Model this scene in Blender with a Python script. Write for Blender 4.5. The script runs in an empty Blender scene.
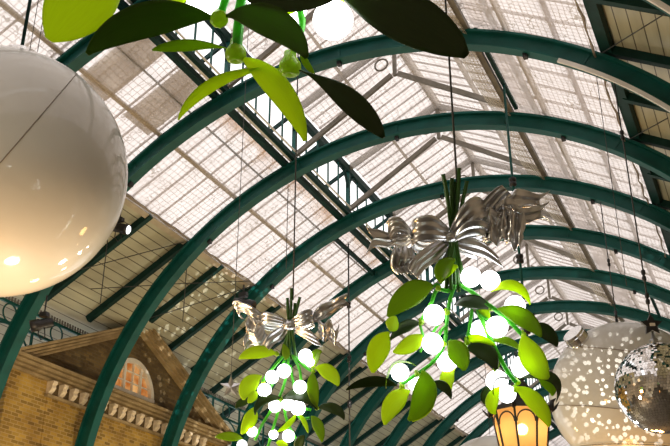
import bpy, math, random
from mathutils import Vector as V, noise
random.seed(7)
C = bpy.context.scene.collection
ZC = 5.606                      # springing height of the arches above the floor
PI = math.pi
def R(a): return math.radians(a)

# ------------------------------------------------------------------ camera
CAM = V((7.954, 0.0, 1.6))
pitch, yaw = 0.4489, 0.4279
FWD = V((-math.sin(yaw)*math.cos(pitch), math.cos(yaw)*math.cos(pitch), math.sin(pitch)))
RIGHT = V((math.cos(yaw), math.sin(yaw), 0)); UP = RIGHT.cross(FWD)
F = 945.0
def ray(px, py): return FWD + RIGHT*((px-335)/F) - UP*((py-223)/F)
def at(px, py, d): return CAM + ray(px, py)*d
def on_roof(px, py, D, side):
    n = V((side*.5, 0, math.cos(PI/6))); d = ray(px, py)
    o = CAM - V((0, 0, ZC))
    return CAM + d*((D - n.dot(o))/n.dot(d))
def at_y(px, py, y): d = ray(px, py); return y/d.y
def d_roof(px, py, D, side=-1): return (on_roof(px, py, D, side)-CAM).dot(FWD)
cam = bpy.data.cameras.new('camera'); co = bpy.data.objects.new('camera', cam); C.objects.link(co)
co.location = CAM; co.rotation_euler = FWD.to_track_quat('-Z', 'Y').to_euler()
cam.sensor_width = 36; cam.lens = F*36/670; cam.clip_end = 300
bpy.context.scene.camera = co

# ------------------------------------------------------------------ materials
def mat(name): 
    m = bpy.data.materials.new(name); m.use_nodes = True; nt = m.node_tree; nt.nodes.clear()
    out = nt.nodes.new('ShaderNodeOutputMaterial'); return m, nt, out
def N(nt, t, **k):
    n = nt.nodes.new('ShaderNode'+t)
    for a, b in k.items():
        if a.startswith('_'): setattr(n, a[1:], b)
        else: n.inputs[a.replace('_', ' ')].default_value = b
    return n
def rgb(c): return (c[0], c[1], c[2], 1)
def noisy(nt, c1, c2, scale, detail=4, lo=.35, hi=.65, coord='Object'):
    tc = N(nt, 'TexCoord'); nz = N(nt, 'TexNoise', Scale=scale, Detail=detail)
    nt.links.new(tc.outputs[coord], nz.inputs['Vector'])
    cr = N(nt, 'ValToRGB'); cr.color_ramp.elements[0].position = lo; cr.color_ramp.elements[1].position = hi
    cr.color_ramp.elements[0].color = rgb(c1); cr.color_ramp.elements[1].color = rgb(c2)
    nt.links.new(nz.outputs['Fac'], cr.inputs['Fac']); return cr, tc
def paint(name, c, c2=None, rough=.45, metal=0, scale=3, coat=0, spec=.5):
    m, nt, out = mat(name); b = N(nt, 'BsdfPrincipled', Roughness=rough, Metallic=metal)
    b.inputs['Coat Weight'].default_value = coat; b.inputs['Coat Roughness'].default_value = .06
    b.inputs['Specular IOR Level'].default_value = spec
    cr, _ = noisy(nt, c, c2 or tuple(x*.8 for x in c), scale)
    nt.links.new(cr.outputs[0], b.inputs['Base Color']); nt.links.new(b.outputs[0], out.inputs[0]); return m
def emis(name, c, s):
    m, nt, out = mat(name); e = N(nt, 'Emission', Color=rgb(c), Strength=s); nt.links.new(e.outputs[0], out.inputs[0]); return m
def leafmat(name, c, tr, trc, vein=.75):
    m, nt, out = mat(name); b = N(nt, 'BsdfPrincipled', Roughness=.32)
    tc = N(nt, 'TexCoord'); uv = N(nt, 'UVMap')
    mp = N(nt, 'Mapping'); mp.inputs['Scale'].default_value = (1.5, 26, 1); nt.links.new(uv.outputs[0], mp.inputs['Vector'])
    nz = N(nt, 'TexNoise', Scale=1.0, Detail=3); nt.links.new(mp.outputs[0], nz.inputs['Vector'])
    cr = N(nt, 'ValToRGB'); cr.color_ramp.elements[0].position = .3; cr.color_ramp.elements[1].position = .7
    cr.color_ramp.elements[0].color = rgb(tuple(x*vein for x in c)); cr.color_ramp.elements[1].color = rgb(c)
    nt.links.new(nz.outputs['Fac'], cr.inputs['Fac']); nt.links.new(cr.outputs[0], b.inputs['Base Color'])
    t = N(nt, 'BsdfTranslucent', Color=rgb(trc)); mx = N(nt, 'MixShader', Fac=tr)
    nt.links.new(b.outputs[0], mx.inputs[1]); nt.links.new(t.outputs[0], mx.inputs[2]); nt.links.new(mx.outputs[0], out.inputs[0]); return m
def grid_fac(nt, vec, axis, period, width):
    sx = N(nt, 'SeparateXYZ'); nt.links.new(vec, sx.inputs[0])
    a = N(nt, 'Math', _operation='DIVIDE'); nt.links.new(sx.outputs[axis], a.inputs[0]); a.inputs[1].default_value = period
    f = N(nt, 'Math', _operation='FRACT'); nt.links.new(a.outputs[0], f.inputs[0])
    l = N(nt, 'Math', _operation='LESS_THAN'); nt.links.new(f.outputs[0], l.inputs[0]); l.inputs[1].default_value = width/period
    return l.outputs[0]
def net_material(name, col, period, width, warp=.12, fill=0.0, opac=1.0, trl=0.0, fab=(.88, .83, .79)):
    m, nt, out = mat(name); uv = N(nt, 'UVMap')
    nz = N(nt, 'TexNoise', Scale=.9, Detail=2); nt.links.new(uv.outputs[0], nz.inputs['Vector'])
    sc = N(nt, 'VectorMath', _operation='SCALE'); sc.inputs['Scale'].default_value = warp*4
    nt.links.new(nz.outputs['Color'], sc.inputs[0])
    ad = N(nt, 'VectorMath', _operation='ADD'); nt.links.new(uv.outputs[0], ad.inputs[0]); nt.links.new(sc.outputs[0], ad.inputs[1])
    a = grid_fac(nt, ad.outputs[0], 0, period, width); b = grid_fac(nt, ad.outputs[0], 1, period, width)
    mx = N(nt, 'Math', _operation='MAXIMUM'); nt.links.new(a, mx.inputs[0]); nt.links.new(b, mx.inputs[1])
    # a few long creases where the net is bunched
    n2 = N(nt, 'TexNoise', Scale=1.3, Detail=3); nt.links.new(uv.outputs[0], n2.inputs['Vector'])
    s = N(nt, 'Math', _operation='SUBTRACT'); nt.links.new(n2.outputs['Fac'], s.inputs[0]); s.inputs[1].default_value = .5
    ab = N(nt, 'Math', _operation='ABSOLUTE'); nt.links.new(s.outputs[0], ab.inputs[0])
    l2 = N(nt, 'Math', _operation='LESS_THAN'); nt.links.new(ab.outputs[0], l2.inputs[0]); l2.inputs[1].default_value = .006
    m2 = N(nt, 'Math', _operation='MAXIMUM'); nt.links.new(mx.outputs[0], m2.inputs[0]); nt.links.new(l2.outputs[0], m2.inputs[1])
    mo = N(nt, 'Math', _operation='MULTIPLY'); nt.links.new(m2.outputs[0], mo.inputs[0]); mo.inputs[1].default_value = opac
    m3 = N(nt, 'Math', _operation='MAXIMUM'); nt.links.new(mo.outputs[0], m3.inputs[0]); m3.inputs[1].default_value = fill
    t = N(nt, 'BsdfTransparent'); d0 = N(nt, 'BsdfDiffuse', Color=rgb(col)); d1 = N(nt, 'BsdfTranslucent', Color=rgb(fab)); d = N(nt, 'MixShader', Fac=trl)
    nt.links.new(d0.outputs[0], d.inputs[1]); nt.links.new(d1.outputs[0], d.inputs[2]); ms = N(nt, 'MixShader')
    if trl == 0.0: nt.links.new(mo.outputs[0], d.inputs[0])
    if trl == 0.0:
        nt.links.new(d1.outputs[0], d.inputs[1]); nt.links.new(d0.outputs[0], d.inputs[2])
    nt.links.new(m3.outputs[0], ms.inputs[0]); nt.links.new(t.outputs[0], ms.inputs[1]); nt.links.new(d.outputs[0], ms.inputs[2])
    nt.links.new(ms.outputs[0], out.inputs[0]); return m
def glazing_material(name, clear, dirty, lo=.35, hi=.7, sc=1.2):
    m, nt, out = mat(name); cr, tc = noisy(nt, dirty, clear, sc, 5, lo, hi)
    t = N(nt, 'BsdfTransparent'); nt.links.new(cr.outputs[0], t.inputs[0])
    d = N(nt, 'BsdfDiffuse', Color=(.8, .78, .74, 1)); ms = N(nt, 'MixShader', Fac=.12)
    nt.links.new(t.outputs[0], ms.inputs[1]); nt.links.new(d.outputs[0], ms.inputs[2])
    nt.links.new(ms.outputs[0], out.inputs[0]); return m
def board_material(name, c, c2, gap, rough):
    m, nt, out = mat(name); tc = N(nt, 'TexCoord')
    uv = N(nt, 'UVMap')
    b = N(nt, 'BsdfPrincipled', Roughness=rough)
    mp = N(nt, 'Mapping'); mp.inputs['Scale'].default_value = (3.5, .5, 1); nt.links.new(uv.outputs[0], mp.inputs[0])
    nz = N(nt, 'TexNoise', Scale=1.0, Detail=6); nt.links.new(mp.outputs[0], nz.inputs['Vector'])
    cr = N(nt, 'ValToRGB'); cr.color_ramp.elements[0].position = .3; cr.color_ramp.elements[1].position = .7
    cr.color_ramp.elements[0].color = rgb(c2); cr.color_ramp.elements[1].color = rgb(c)
    nt.links.new(nz.outputs['Fac'], cr.inputs['Fac'])
    g = grid_fac(nt, uv.outputs[0], 0, .3, .028)
    mx = N(nt, 'MixRGB'); nt.links.new(g, mx.inputs[0]); nt.links.new(cr.outputs[0], mx.inputs[1]); mx.inputs[2].default_value = rgb(gap)
    nt.links.new(mx.outputs[0], b.inputs['Base Color'])
    bp = N(nt, 'Bump', Strength=.5, Distance=.02); inv = N(nt, 'Math', _operation='SUBTRACT'); inv.inputs[0].default_value = 1
    nt.links.new(g, inv.inputs[1]); nt.links.new(inv.outputs[0], bp.inputs['Height']); nt.links.new(bp.outputs[0], b.inputs['Normal'])
    nt.links.new(b.outputs[0], out.inputs[0]); return m
def brick_material(name, c1, c2, mort, dark):
    m, nt, out = mat(name); tc = N(nt, 'TexCoord'); sx = N(nt, 'SeparateXYZ'); nt.links.new(tc.outputs['Object'], sx.inputs[0])
    cb = N(nt, 'CombineXYZ'); nt.links.new(sx.outputs[1], cb.inputs[0]); nt.links.new(sx.outputs[2], cb.inputs[1])
    br = N(nt, 'TexBrick', Scale=1.0); nt.links.new(cb.outputs[0], br.inputs['Vector'])
    br.inputs['Brick Width'].default_value = .26; br.inputs['Row Height'].default_value = .1; br.inputs['Mortar Size'].default_value = .011
    br.inputs['Color1'].default_value = rgb(c1); br.inputs['Color2'].default_value = rgb(c2); br.inputs['Mortar'].default_value = rgb(mort)
    br.inputs['Bias'].default_value = -.1
    nz = N(nt, 'TexNoise', Scale=1.1, Detail=6); nt.links.new(cb.outputs[0], nz.inputs['Vector'])
    cr = N(nt, 'ValToRGB'); cr.color_ramp.elements[0].position = .3; cr.color_ramp.elements[1].position = .62
    cr.color_ramp.elements[0].color = rgb(dark); cr.color_ramp.elements[1].color = (1, 1, 1, 1)
    nt.links.new(nz.outputs['Fac'], cr.inputs['Fac'])
    mx = N(nt, 'MixRGB', _blend_type='MULTIPLY'); mx.inputs[0].default_value = 1
    nt.links.new(br.outputs['Color'], mx.inputs[1]); nt.links.new(cr.outputs[0], mx.inputs[2])
    b = N(nt, 'BsdfPrincipled', Roughness=.85); nt.links.new(mx.outputs[0], b.inputs['Base Color'])
    bp = N(nt, 'Bump', Strength=.6, Distance=.02); nt.links.new(br.outputs['Fac'], bp.inputs['Height']); bp.invert = True
    nt.links.new(bp.outputs[0], b.inputs['Normal']); nt.links.new(b.outputs[0], out.inputs[0]); return m

M = {}
M['teal'] = paint('teal_paint', (.003, .090, .078), (.002, .066, .058), .5, scale=2.2, spec=.3)
M['teal_soffit'] = M['teal']
M['green_dark'] = paint('dark_green_paint', (.004, .036, .032), (.003, .025, .022), .55, spec=.2)
M['grey_timber'] = paint('grey_painted_timber', (.20, .18, .15), (.14, .125, .10), .6)
M['beige_timber'] = paint('beige_painted_timber', (.48, .42, .32), (.38, .33, .25), .6)
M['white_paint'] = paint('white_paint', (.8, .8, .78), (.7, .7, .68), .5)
M['boards'] = board_material('roof_boards', (.50, .495, .365), (.37, .36, .265), (.10, .09, .065), .34)
M['glazing'] = glazing_material('roof_glass', (.90, .85, .825), (.76, .70, .67))
M['lantern_glass'] = glazing_material('lantern_glass', (.93, .88, .85), (.80, .74, .71))
M['bar'] = paint('glazing_bar_paint', (.42, .37, .35), (.34, .29, .27), .6)
M['net'] = net_material('bird_net', (.42, .39, .37), .17, .018, .04, .30, .76, .0)
M['net_fine'] = net_material('fine_bird_net', (.50, .47, .44), .14, .018, .04, .55, .86, .0)
M['net_band'] = net_material('brown_net', (.40, .36, .29), .12, .03, .02, .45, .9, .3, (.6, .52, .4))
M['sheet'] = None
def cloth(name, c, c2, alpha, tr=.6):
    m, nt, out = mat(name); cr, tc = noisy(nt, c, c2, 1.7, 5)
    d = N(nt, 'BsdfDiffuse'); t = N(nt, 'BsdfTranslucent'); nt.links.new(cr.outputs[0], d.inputs[0]); nt.links.new(cr.outputs[0], t.inputs[0])
    mx = N(nt, 'MixShader', Fac=tr); nt.links.new(d.outputs[0], mx.inputs[1]); nt.links.new(t.outputs[0], mx.inputs[2])
    tp = N(nt, 'BsdfTransparent'); m2 = N(nt, 'MixShader', Fac=alpha); nt.links.new(tp.outputs[0], m2.inputs[1]); nt.links.new(mx.outputs[0], m2.inputs[2])
    nt.links.new(m2.outputs[0], out.inputs[0]); return m
M['sheet'] = cloth('canvas_sheet', (.42, .36, .29), (.56, .5, .42), .93)
M['ochre_net'] = cloth('ochre_stained_net', (.58, .31, .12), (.85, .62, .40), .75, .75)
nt = M['ochre_net'].node_tree; uvn = N(nt, 'UVMap'); sxn = N(nt, 'SeparateXYZ'); nt.links.new(uvn.outputs[0], sxn.inputs[0])
nzn = N(nt, 'TexNoise', Scale=1.6, Detail=4); nt.links.new(uvn.outputs[0], nzn.inputs['Vector'])
a1 = N(nt, 'Math', _operation='MULTIPLY_ADD'); nt.links.new(nzn.outputs['Fac'], a1.inputs[0]); a1.inputs[1].default_value = 1.5; nt.links.new(sxn.outputs[0], a1.inputs[2])
a2 = N(nt, 'MapRange'); nt.links.new(a1.outputs[0], a2.inputs['Value']); a2.inputs['From Min'].default_value = .45; a2.inputs['From Max'].default_value = 1.45; a2.inputs['To Min'].default_value = .95; a2.inputs['To Max'].default_value = 0
for l_ in [n for n in nt.nodes if n.type == 'MIX_SHADER']:
    if abs(l_.inputs[0].default_value-.75) < 1e-4 and any(k.from_node.type == 'BSDF_TRANSPARENT' for k in l_.inputs[1].links): nt.links.new(a2.outputs[0], l_.inputs[0])
M['brick'] = brick_material('yellow_stock_brick', (.48, .30, .05), (.18, .105, .018), (.46, .32, .13), (.62, .56, .5))
M['brick_dark'] = brick_material('dark_brick', (.16, .105, .032), (.075, .048, .014), (.12, .085, .04), (.5, .45, .4))  # dark tone; on the band behind the brackets it stands for shade
M['stone'] = paint('weathered_stone', (.38, .28, .14), (.25, .18, .085), .8, scale=2.5)
M['stone_pale'] = paint('pale_stone', (.80, .68, .50), (.6, .5, .36), .8, scale=9)
M['window_white'] = paint('window_white', (.75, .7, .6), (.65, .6, .5), .5)
M['lit_pane'] = None
m, nt, out = mat('lit_room_panes'); cr, tc = noisy(nt, (.55, .16, .03), (1, .55, .2), 2.2, 3, .35, .7)
e = N(nt, 'Emission', Strength=.75); nt.links.new(cr.outputs[0], e.inputs[0]); nt.links.new(e.outputs[0], out.inputs[0]); M['lit_pane'] = m
M['iron'] = paint('black_iron', (.012, .011, .010), (.02, .018, .016), .5)
M['black'] = paint('black_plastic', (.01, .01, .012), (.015, .015, .018), .4)
M['cable'] = paint('dark_cable', (.03, .035, .035), (.05, .055, .055), .5)
M['steel'] = paint('steel', (.45, .45, .45), (.35, .35, .35), .35, 1)
M['chrome'] = paint('chrome', (.85, .85, .85), (.8, .8, .8), .12, 1)
M['silver'] = paint('silver_foil', (.74, .75, .77), (.64, .65, .68), .32, 1, 4)
M['bulb'] = emis('lit_white_bulb', (1, 1, .98), 6.5)
M['lens'] = emis('lit_lens', (1, 1, 1), 2.0)
M['pearl'] = paint('pearl_white_shell', (.62, .605, .56), (.58, .565, .52), .5, 0, .8, coat=.8)
M['seam'] = paint('seam_tape', (.20, .17, .13), (.24, .2, .16), .6)
M['mirror'] = paint('mirror_tile', (.9, .9, .9), (.86, .86, .86), .03, 1)
M['grout'] = paint('ball_core', (.05, .05, .05), (.03, .03, .03), .6)
M['floor'] = paint('stone_floor', (.10, .088, .072), (.07, .06, .05), .6, scale=1)
M['wall'] = brick_material('hall_brick', (.46, .42, .36), (.36, .33, .28), (.3, .28, .25), (.7, .68, .65))
M['leaf_lit'] = leafmat('lit_lime_leaf', (.40, .57, .03), .6, (.72, .95, .05))  # the four leaf tones carry light and shade: brighter lit, darker shaded
M['leaf_half_lit'] = leafmat('half_lit_green_leaf', (.19, .34, .014), .5, (.40, .62, .02))
M['leaf_shaded'] = leafmat('shaded_green_leaf', (.024, .058, .008), .14, (.10, .20, .012))
M['leaf_half_shaded'] = leafmat('half_shaded_green_leaf', (.06, .14, .012), .3, (.16, .34, .015))
M['stem_lit'] = leafmat('lit_green_stem', (.10, .52, .04), .4, (.14, .68, .05))  # light on the branching stems is put into this brighter green
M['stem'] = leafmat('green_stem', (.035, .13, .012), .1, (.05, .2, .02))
M['hub'] = leafmat('yellow_green_calyx', (.36, .55, .03), .5, (.55, .8, .04))
m, nt, out = mat('amber_lamp_glass')
t = N(nt, 'BsdfTranslucent', Color=(1, .66, .33, 1)); tp = N(nt, 'BsdfTransparent', Color=(1, .80, .50, 1)); mx = N(nt, 'MixShader', Fac=.72)
nt.links.new(tp.outputs[0], mx.inputs[1]); nt.links.new(t.outputs[0], mx.inputs[2]); nt.links.new(mx.outputs[0], out.inputs[0]); M['amber'] = m
M['lamp_bulb'] = emis('warm_bulb', (1, .66, .30), 34)

# ------------------------------------------------------------------ mesh builder
class MB:
    def __init__(s): s.v = []; s.f = []; s.sm = []; s.uv = {}
    def add(s, vs, fs, smooth=False, uvs=None):
        o = len(s.v); s.v += [V(p) for p in vs]
        for f in fs: s.f.append([i+o for i in f]); s.sm.append(smooth)
        if uvs:
            for i, u in enumerate(uvs): s.uv[o+i] = u
        return s
    def frame_box(s, c, ax, ay, az):       # centre + three half-vectors
        c, ax, ay, az = V(c), V(ax), V(ay), V(az)
        vs = [c+ax*i+ay*j+az*k for i in (-1, 1) for j in (-1, 1) for k in (-1, 1)]
        return s.add(vs, [(0, 1, 3, 2), (4, 6, 7, 5), (0, 4, 5, 1), (2, 3, 7, 6), (0, 2, 6, 4), (1, 5, 7, 3)])
    def box(s, lo, hi):
        c = [(a+b)/2 for a, b in zip(lo, hi)]; h = [abs(b-a)/2 for a, b in zip(lo, hi)]
        return s.frame_box(c, (h[0], 0, 0), (0, h[1], 0), (0, 0, h[2]))
    def bar(s, a, b, w, h, up=(0, 0, 1)):
        a, b = V(a), V(b); d = (b-a); u = V(up); x = d.cross(u)
        if x.length < 1e-6: x = d.cross(V((1, 0, 0)))
        x.normalize(); y = x.cross(d).normalized()
        return s.frame_box((a+b)/2, d/2, x*w/2, y*h/2)
    def tube(s, pts, r, n=8, caps=True, closed=False):
        pts = [V(p) for p in pts]; k = len(pts); rs = r if isinstance(r, (list, tuple)) else [r]*k
        ref = None; rings = []
        for i, p in enumerate(pts):
            t = (pts[(i+1) % k]-pts[i-1]) if closed else (pts[min(i+1, k-1)]-pts[max(i-1, 0)])
            t.normalize()
            if ref is None: ref = t.orthogonal().normalized()
            ref = (ref - t*ref.dot(t)).normalized(); bi = t.cross(ref)
            rings.append([p+(ref*math.cos(2*PI*j/n)+bi*math.sin(2*PI*j/n))*rs[i] for j in range(n)])
        vs = [v for r_ in rings for v in r_]; fs = []
        for i in range(k if closed else k-1):
            for j in range(n):
                a = i*n+j; b = i*n+(j+1) % n; c = ((i+1) % k)*n+(j+1) % n; d = ((i+1) % k)*n+j
                fs.append((a, b, c, d))
        if caps and not closed: fs += [tuple(range(n-1, -1, -1)), tuple(range((k-1)*n, k*n))]
        return s.add(vs, fs, True)
    def lathe(s, prof, c, axis=(0, 0, 1), n=24, smooth=True):
        a = V(axis).normalized(); x = a.orthogonal().normalized(); y = a.cross(x); c = V(c)
        vs = [c+a*z+(x*math.cos(2*PI*j/n)+y*math.sin(2*PI*j/n))*r for r, z in prof for j in range(n)]
        fs = [(i*n+j, i*n+(j+1) % n, (i+1)*n+(j+1) % n, (i+1)*n+j) for i in range(len(prof)-1) for j in range(n)]
        return s.add(vs, fs, smooth)
    def sphere(s, c, r, nu=24, nv=14, axis=(0, 0, 1)):
        return s.lathe([(max(r*math.sin(PI*i/nv), 1e-4), -r*math.cos(PI*i/nv)) for i in range(nv+1)], c, axis, nu)
    def prism(s, poly, axis_vec):          # polygon of 3-D points extruded
        n = len(poly); e = V(axis_vec); vs = [V(p) for p in poly]+[V(p)+e for p in poly]
        return s.add(vs, [tuple(range(n-1, -1, -1)), tuple(range(n, 2*n))]+[(i, (i+1) % n, n+(i+1) % n, n+i) for i in range(n)])
    def build(s, name, m, parent=None, origin=None):
        me = bpy.data.meshes.new(name); o = V(origin) if origin is not None else V((0, 0, 0))
        me.from_pydata([tuple(v-o) for v in s.v], [], s.f)
        me.polygons.foreach_set('use_smooth', s.sm)
        if s.uv:
            ul = me.uv_layers.new(name='UVMap')
            for lp in me.loops: ul.data[lp.index].uv = s.uv.get(lp.vertex_index, (0, 0))
        me.materials.append(m); me.update()
        ob = bpy.data.objects.new(name, me); C.objects.link(ob)
        if parent: ob.parent = parent
        elif origin is not None: ob.location = o
        return ob
def tag(o, label=None, cat=None, group=None, kind=None):
    if label: o['label'] = label
    if cat: o['category'] = cat
    if group: o['group'] = group
    if kind: o['kind'] = kind
    return o
def empty(name, loc, label=None, cat=None, group=None, rz=0):
    o = bpy.data.objects.new(name, None); C.objects.link(o); o.location = loc; o.rotation_euler = (0, 0, rz)
    o.empty_display_size = .2
    return tag(o, label, cat, group)
ORD = ['first', 'second', 'third', 'fourth', 'fifth', 'sixth', 'seventh', 'eighth', 'ninth', 'tenth', 'eleventh', 'twelfth', 'thirteenth',
       'fourteenth', 'fifteenth', 'sixteenth', 'seventeenth', 'eighteenth', 'nineteenth', 'twentieth', 'twenty-first', 'twenty-second', 'twenty-third', 'twenty-fourth', 'twenty-fifth', 'twenty-sixth']
Y0, BAY = 17.697, 3.9576
def ya(k): return Y0+k*BAY
YA, YB = -3.0, ya(13)+.3
def roof_z(x, D): return ZC + (D-.5*abs(x))/math.cos(PI/6)

# ------------------------------------------------------------------ room shell
tag(MB().box((-13, YA-.2, -.2), (13, YB+.2, 0)).build('floor', M['floor']), kind='structure')
tag(MB().box((-12.9, YA, 0), (-12.6, 17.4, 10.0)).build('wall_left', M['wall']), kind='structure')
tag(MB().box((11.9, YA, 0), (12.2, YB, roof_z(12, 10.3))).build('wall_right', M['wall']), kind='structure')
wf = MB(); wf.prism([(-12.6, YA, 0), (11.9, YA, 0), (11.9, YA, roof_z(11.9, 10.4)), (0, YA, roof_z(0, 10.4)), (-12.6, YA, roof_z(12.6, 10.4))], (0, -.25, 0))
tag(wf.build('wall_front', M['wall']), kind='structure')
wb = MB(); wb.prism([(-12.6, YB, 0), (11.9, YB, 0), (11.9, YB, roof_z(11.9, 10.4)), (0, YB, roof_z(0, 10.4)), (-12.6, YB, roof_z(12.6, 10.4))], (0, .25, 0))
tag(wb.build('wall_back', M['wall']), kind='structure')
# boarded lower slopes
XG, XL, XE = 6.95, 3.35, 12.6
XGR = 6.42
cb = MB()
for s in (-1, 1):
    D0, D1 = 10.36, 10.46
    x0, x1 = (XG if s < 0 else XGR)*s, (XE if s < 0 else 12.0)*s
    L = (abs(x1)-abs(x0))/math.cos(PI/6)
    for D, fl in ((D0, 0), (D1, 1)):
        vs = [(x0, YA, roof_z(x0, D)), (x1, YA, roof_z(x1, D)), (x1, YB, roof_z(x1, D)), (x0, YB, roof_z(x0, D))]
        cb.add(vs, [(0, 1, 2, 3)], uvs=[(0, YA), (L, YA), (L, YB), (0, YB)])
tag(cb.build('ceiling', M['boards']), kind='structure')
# glazed slopes (window_1 left, window_2 right), lantern roof (window_3 left, window_4 right)
def slope_quad(mb, x0, z0, x1, z1, y0, y1, seg=1, sag=0, ny=1):
    L = math.hypot(x1-x0, z1-z0)
    for j in range(ny):
        pass
    vs = []; uv = []
    for i in range(seg+1):
        a = i/seg
        for j in range(ny+1):
            b = j/ny; y = y0+(y1-y0)*b
            z = z0+(z1-z0)*a
            if sag:
                z -= sag*(.5+.5*noise.noise(V((x0+a*4, y*.9, 1.7))))*math.sin(PI*a)**.5
            vs.append((x0+(x1-x0)*a, y, z)); uv.append((a*L, y))
    fs = [(i*(ny+1)+j, (i+1)*(ny+1)+j, (i+1)*(ny+1)+j+1, i*(ny+1)+j+1) for i in range(seg) for j in range(ny)]
    mb.add(vs, fs, True, uv)
ZP, ZR = ZC+11.55, ZC+13.35
def window(nm, x0, z0, x1, z1, glass, step, net, netoff, purl):
    y0, y1 = YA, YB
    q = MB(); slope_quad(q, x0, z0, x1, z1, y0, y1); w = tag(q.build(nm, glass), kind='structure')
    b = MB(); y = y0+.1; d = V((x1-x0, 0, z1-z0)); n = V((-d.z, 0, d.x)).normalized()
    if n.z > 0: n = -n
    while y < y1:
        b.bar(V((x0, y, z0))+n*.03, V((x1, y, z1))+n*.03, .035, .05, n); y += step
    b.build('glazing_bars', M['bar'], w)
    for t, wd, m_ in purl:
        c = V((x0, 0, z0))+d*t+n*.10
        MB().bar((c.x, y0, c.z), (c.x, y1, c.z), wd, .12, n).build('purlin', m_, w)
    if net:
        q = MB(); slope_quad(q, x0+n.x*netoff, z0+n.z*netoff, x1+n.x*netoff, z1+n.z*netoff, y0, y1, 8, .10, 200)
        q.build('net', net, w)
    return w
window('window_1', -XL, roof_z(XL, 10.42), -XG, roof_z(XG, 10.42), M['glazing'], .66, M['net'], .16,
       [(.52, .11, M['beige_timber']), (.28, .03, M['green_dark'])])
window('window_2', XL, roof_z(XL, 10.42), XGR, roof_z(XGR, 10.42), M['glazing'], .80, M['net_fine'], .16,
       [(.30, .10, M['beige_timber']), (.66, .05, M['bar'])])
window('window_3', 0, ZR, -3.15, ZP+.12, M['lantern_glass'], .5, M['net'], .3, [(.55, .09, M['beige_timber'])])
window('window_4', 0, ZR, 3.5, ZP+.02, M['lantern_glass'], .5, M['net'], .3, [(.5, .09, M['beige_timber'])])

# edge beams, gutters, lantern beams
def beam(name, pts, w, h, m_, label, cat='beam', up=(0, 0, 1)):
    a, b = pts; o = MB().bar(a, b, w, h, up).build(name, m_)
    return tag(o, label, cat)
nL, nR = (.5, 0, -.866), (-.5, 0, -.866)
def eb(x, D): return [(x, 9, roof_z(x, D)), (x, YB-.2, roof_z(x, D))]
beam('edge_beam', eb(-6.93, 10.27), .17, .12, M['beige_timber'], 'beige timber edge beam between left glazing and left boarded slope', up=nL)
beam('edge_beam', eb(6.36, 10.26), .28, .16, M['green_dark'], 'dark green edge beam between right glazing and right boarded slope', up=nR)
# sagging rolled net along the left glazing edge and right one
for sx, nm in ((-1, 'left'), (1, 'right')):
    pts = []; y = 9.0
    while y < YB-.3:
        x = sx*(6.72 if sx < 0 else 6.1); pts.append((x+random.uniform(-.03, .03), y, roof_z(x, 10.2 if sx < 0 else 10.1)-.03+random.uniform(-.03, .02))); y += .33
    tag(MB().tube(pts, [random.uniform(.025, .06)*(1 if sx < 0 else .6) for _ in pts], 6).build('rolled_net', M['sheet']), 'pale rolled edge of netting along the %s boarded slope' % nm, 'net')

# ------------------------------------------------------------------ roof lantern
lan = empty('roof_lantern', (-3.3, 12, ZC+9.8), 'raised central roof lantern with open left side, teal posts and dark rails', 'lantern roof')
LO = lan.location
def lp(mb, nm, m_): return mb.build(nm, m_, lan, LO)
ly0, ly1 = 8.5, YB-.3
lp(MB().bar((-3.50, ly0, ZC+9.66), (-3.50, ly1, ZC+9.66), .16, .18), 'sill_rail', M['green_dark'])
lp(MB().bar((-3.24, ly0, ZC+9.83), (-3.24, ly1, ZC+9.83), .12, .16), 'sill_rail', M['green_dark'])
lp(MB().bar((-3.36, ly0, ZC+9.80), (-3.36, ly1, ZC+9.80), .10, .03), 'white_ledge', M['white_paint'])
lp(MB().bar((-3.12, ly0, ZC+9.95), (-3.12, ly1, ZC+9.95), .05, .03), 'white_ledge', M['white_paint'])
lp(MB().bar((-3.25, ly0, ZC+11.45), (-3.25, ly1, ZC+11.45), .2, .22), 'plate_rail', M['green_dark'])
lp(MB().bar((0, ly0, ZR-.14), (0, ly1, ZR-.14), .16, .26), 'ridge_beam', M['beige_timber'])
lp(MB().bar((3.3, ly0, ZC+9.70), (3.3, ly1, ZC+9.70), .14, .14), 'sill_rail', M['grey_timber'])
lp(MB().bar((3.4, ly0, ZC+11.45), (3.4, ly1, ZC+11.45), .14, .16), 'plate_rail', M['grey_timber'])
nb = MB(); y = ly0
vs = []; uvs = []; ny = 240
for j in range(ny+1):
    y = ly0+(ly1-ly0)*j/ny; ph = (y-Y0)/BAY; ph -= math.floor(ph); sg = math.sin(PI*ph)
    for i in range(7):
        a = i/6; x = 3.30-.56*a; z = ZC+9.56+.44*a-.16*sg*math.sin(PI*a)
        vs.append((x-.05*sg, y, z)); uvs.append((a*.8, y))
fs = [(j*7+i, j*7+i+1, (j+1)*7+i+1, (j+1)*7+i) for j in range(ny) for i in range(6)]
nb.add(vs, fs, True, uvs); lp(nb, 'net_band', M['net_band'])
for k in range(-2, 13):
    y = ya(k)
    lp(MB().box((-3.31, y-.06, ZC+9.85), (-3.19, y+.06, ZC+11.45)), 'post', M['teal'])
    for s in (-1, 1):
        pts = [(-3.25, y+s*(.06+.62*(1-math.cos(a))), ZC+10.75+.62*math.sin(a)) for a in [i*PI/2/8 for i in range(9)]]
        lp(MB().tube(pts, .05, 6), 'curved_bracket', M['green_dark'])
    for t in (.2, .4, .6, .8):
        lp(MB().bar((-3.25, y+t*BAY, ZC+9.85), (-3.25, y+t*BAY, ZC+11.4), .045, .045, (0, 1, 0)), 'mullion', M['teal'])
    for t in (0, .5):
        lp(MB().bar((-3.25, y+t*BAY, ZC+11.45), (-4.55, y+t*BAY, ZC+10.72), .07, .12), 'overhanging_rafter', M['green_dark'])
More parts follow.
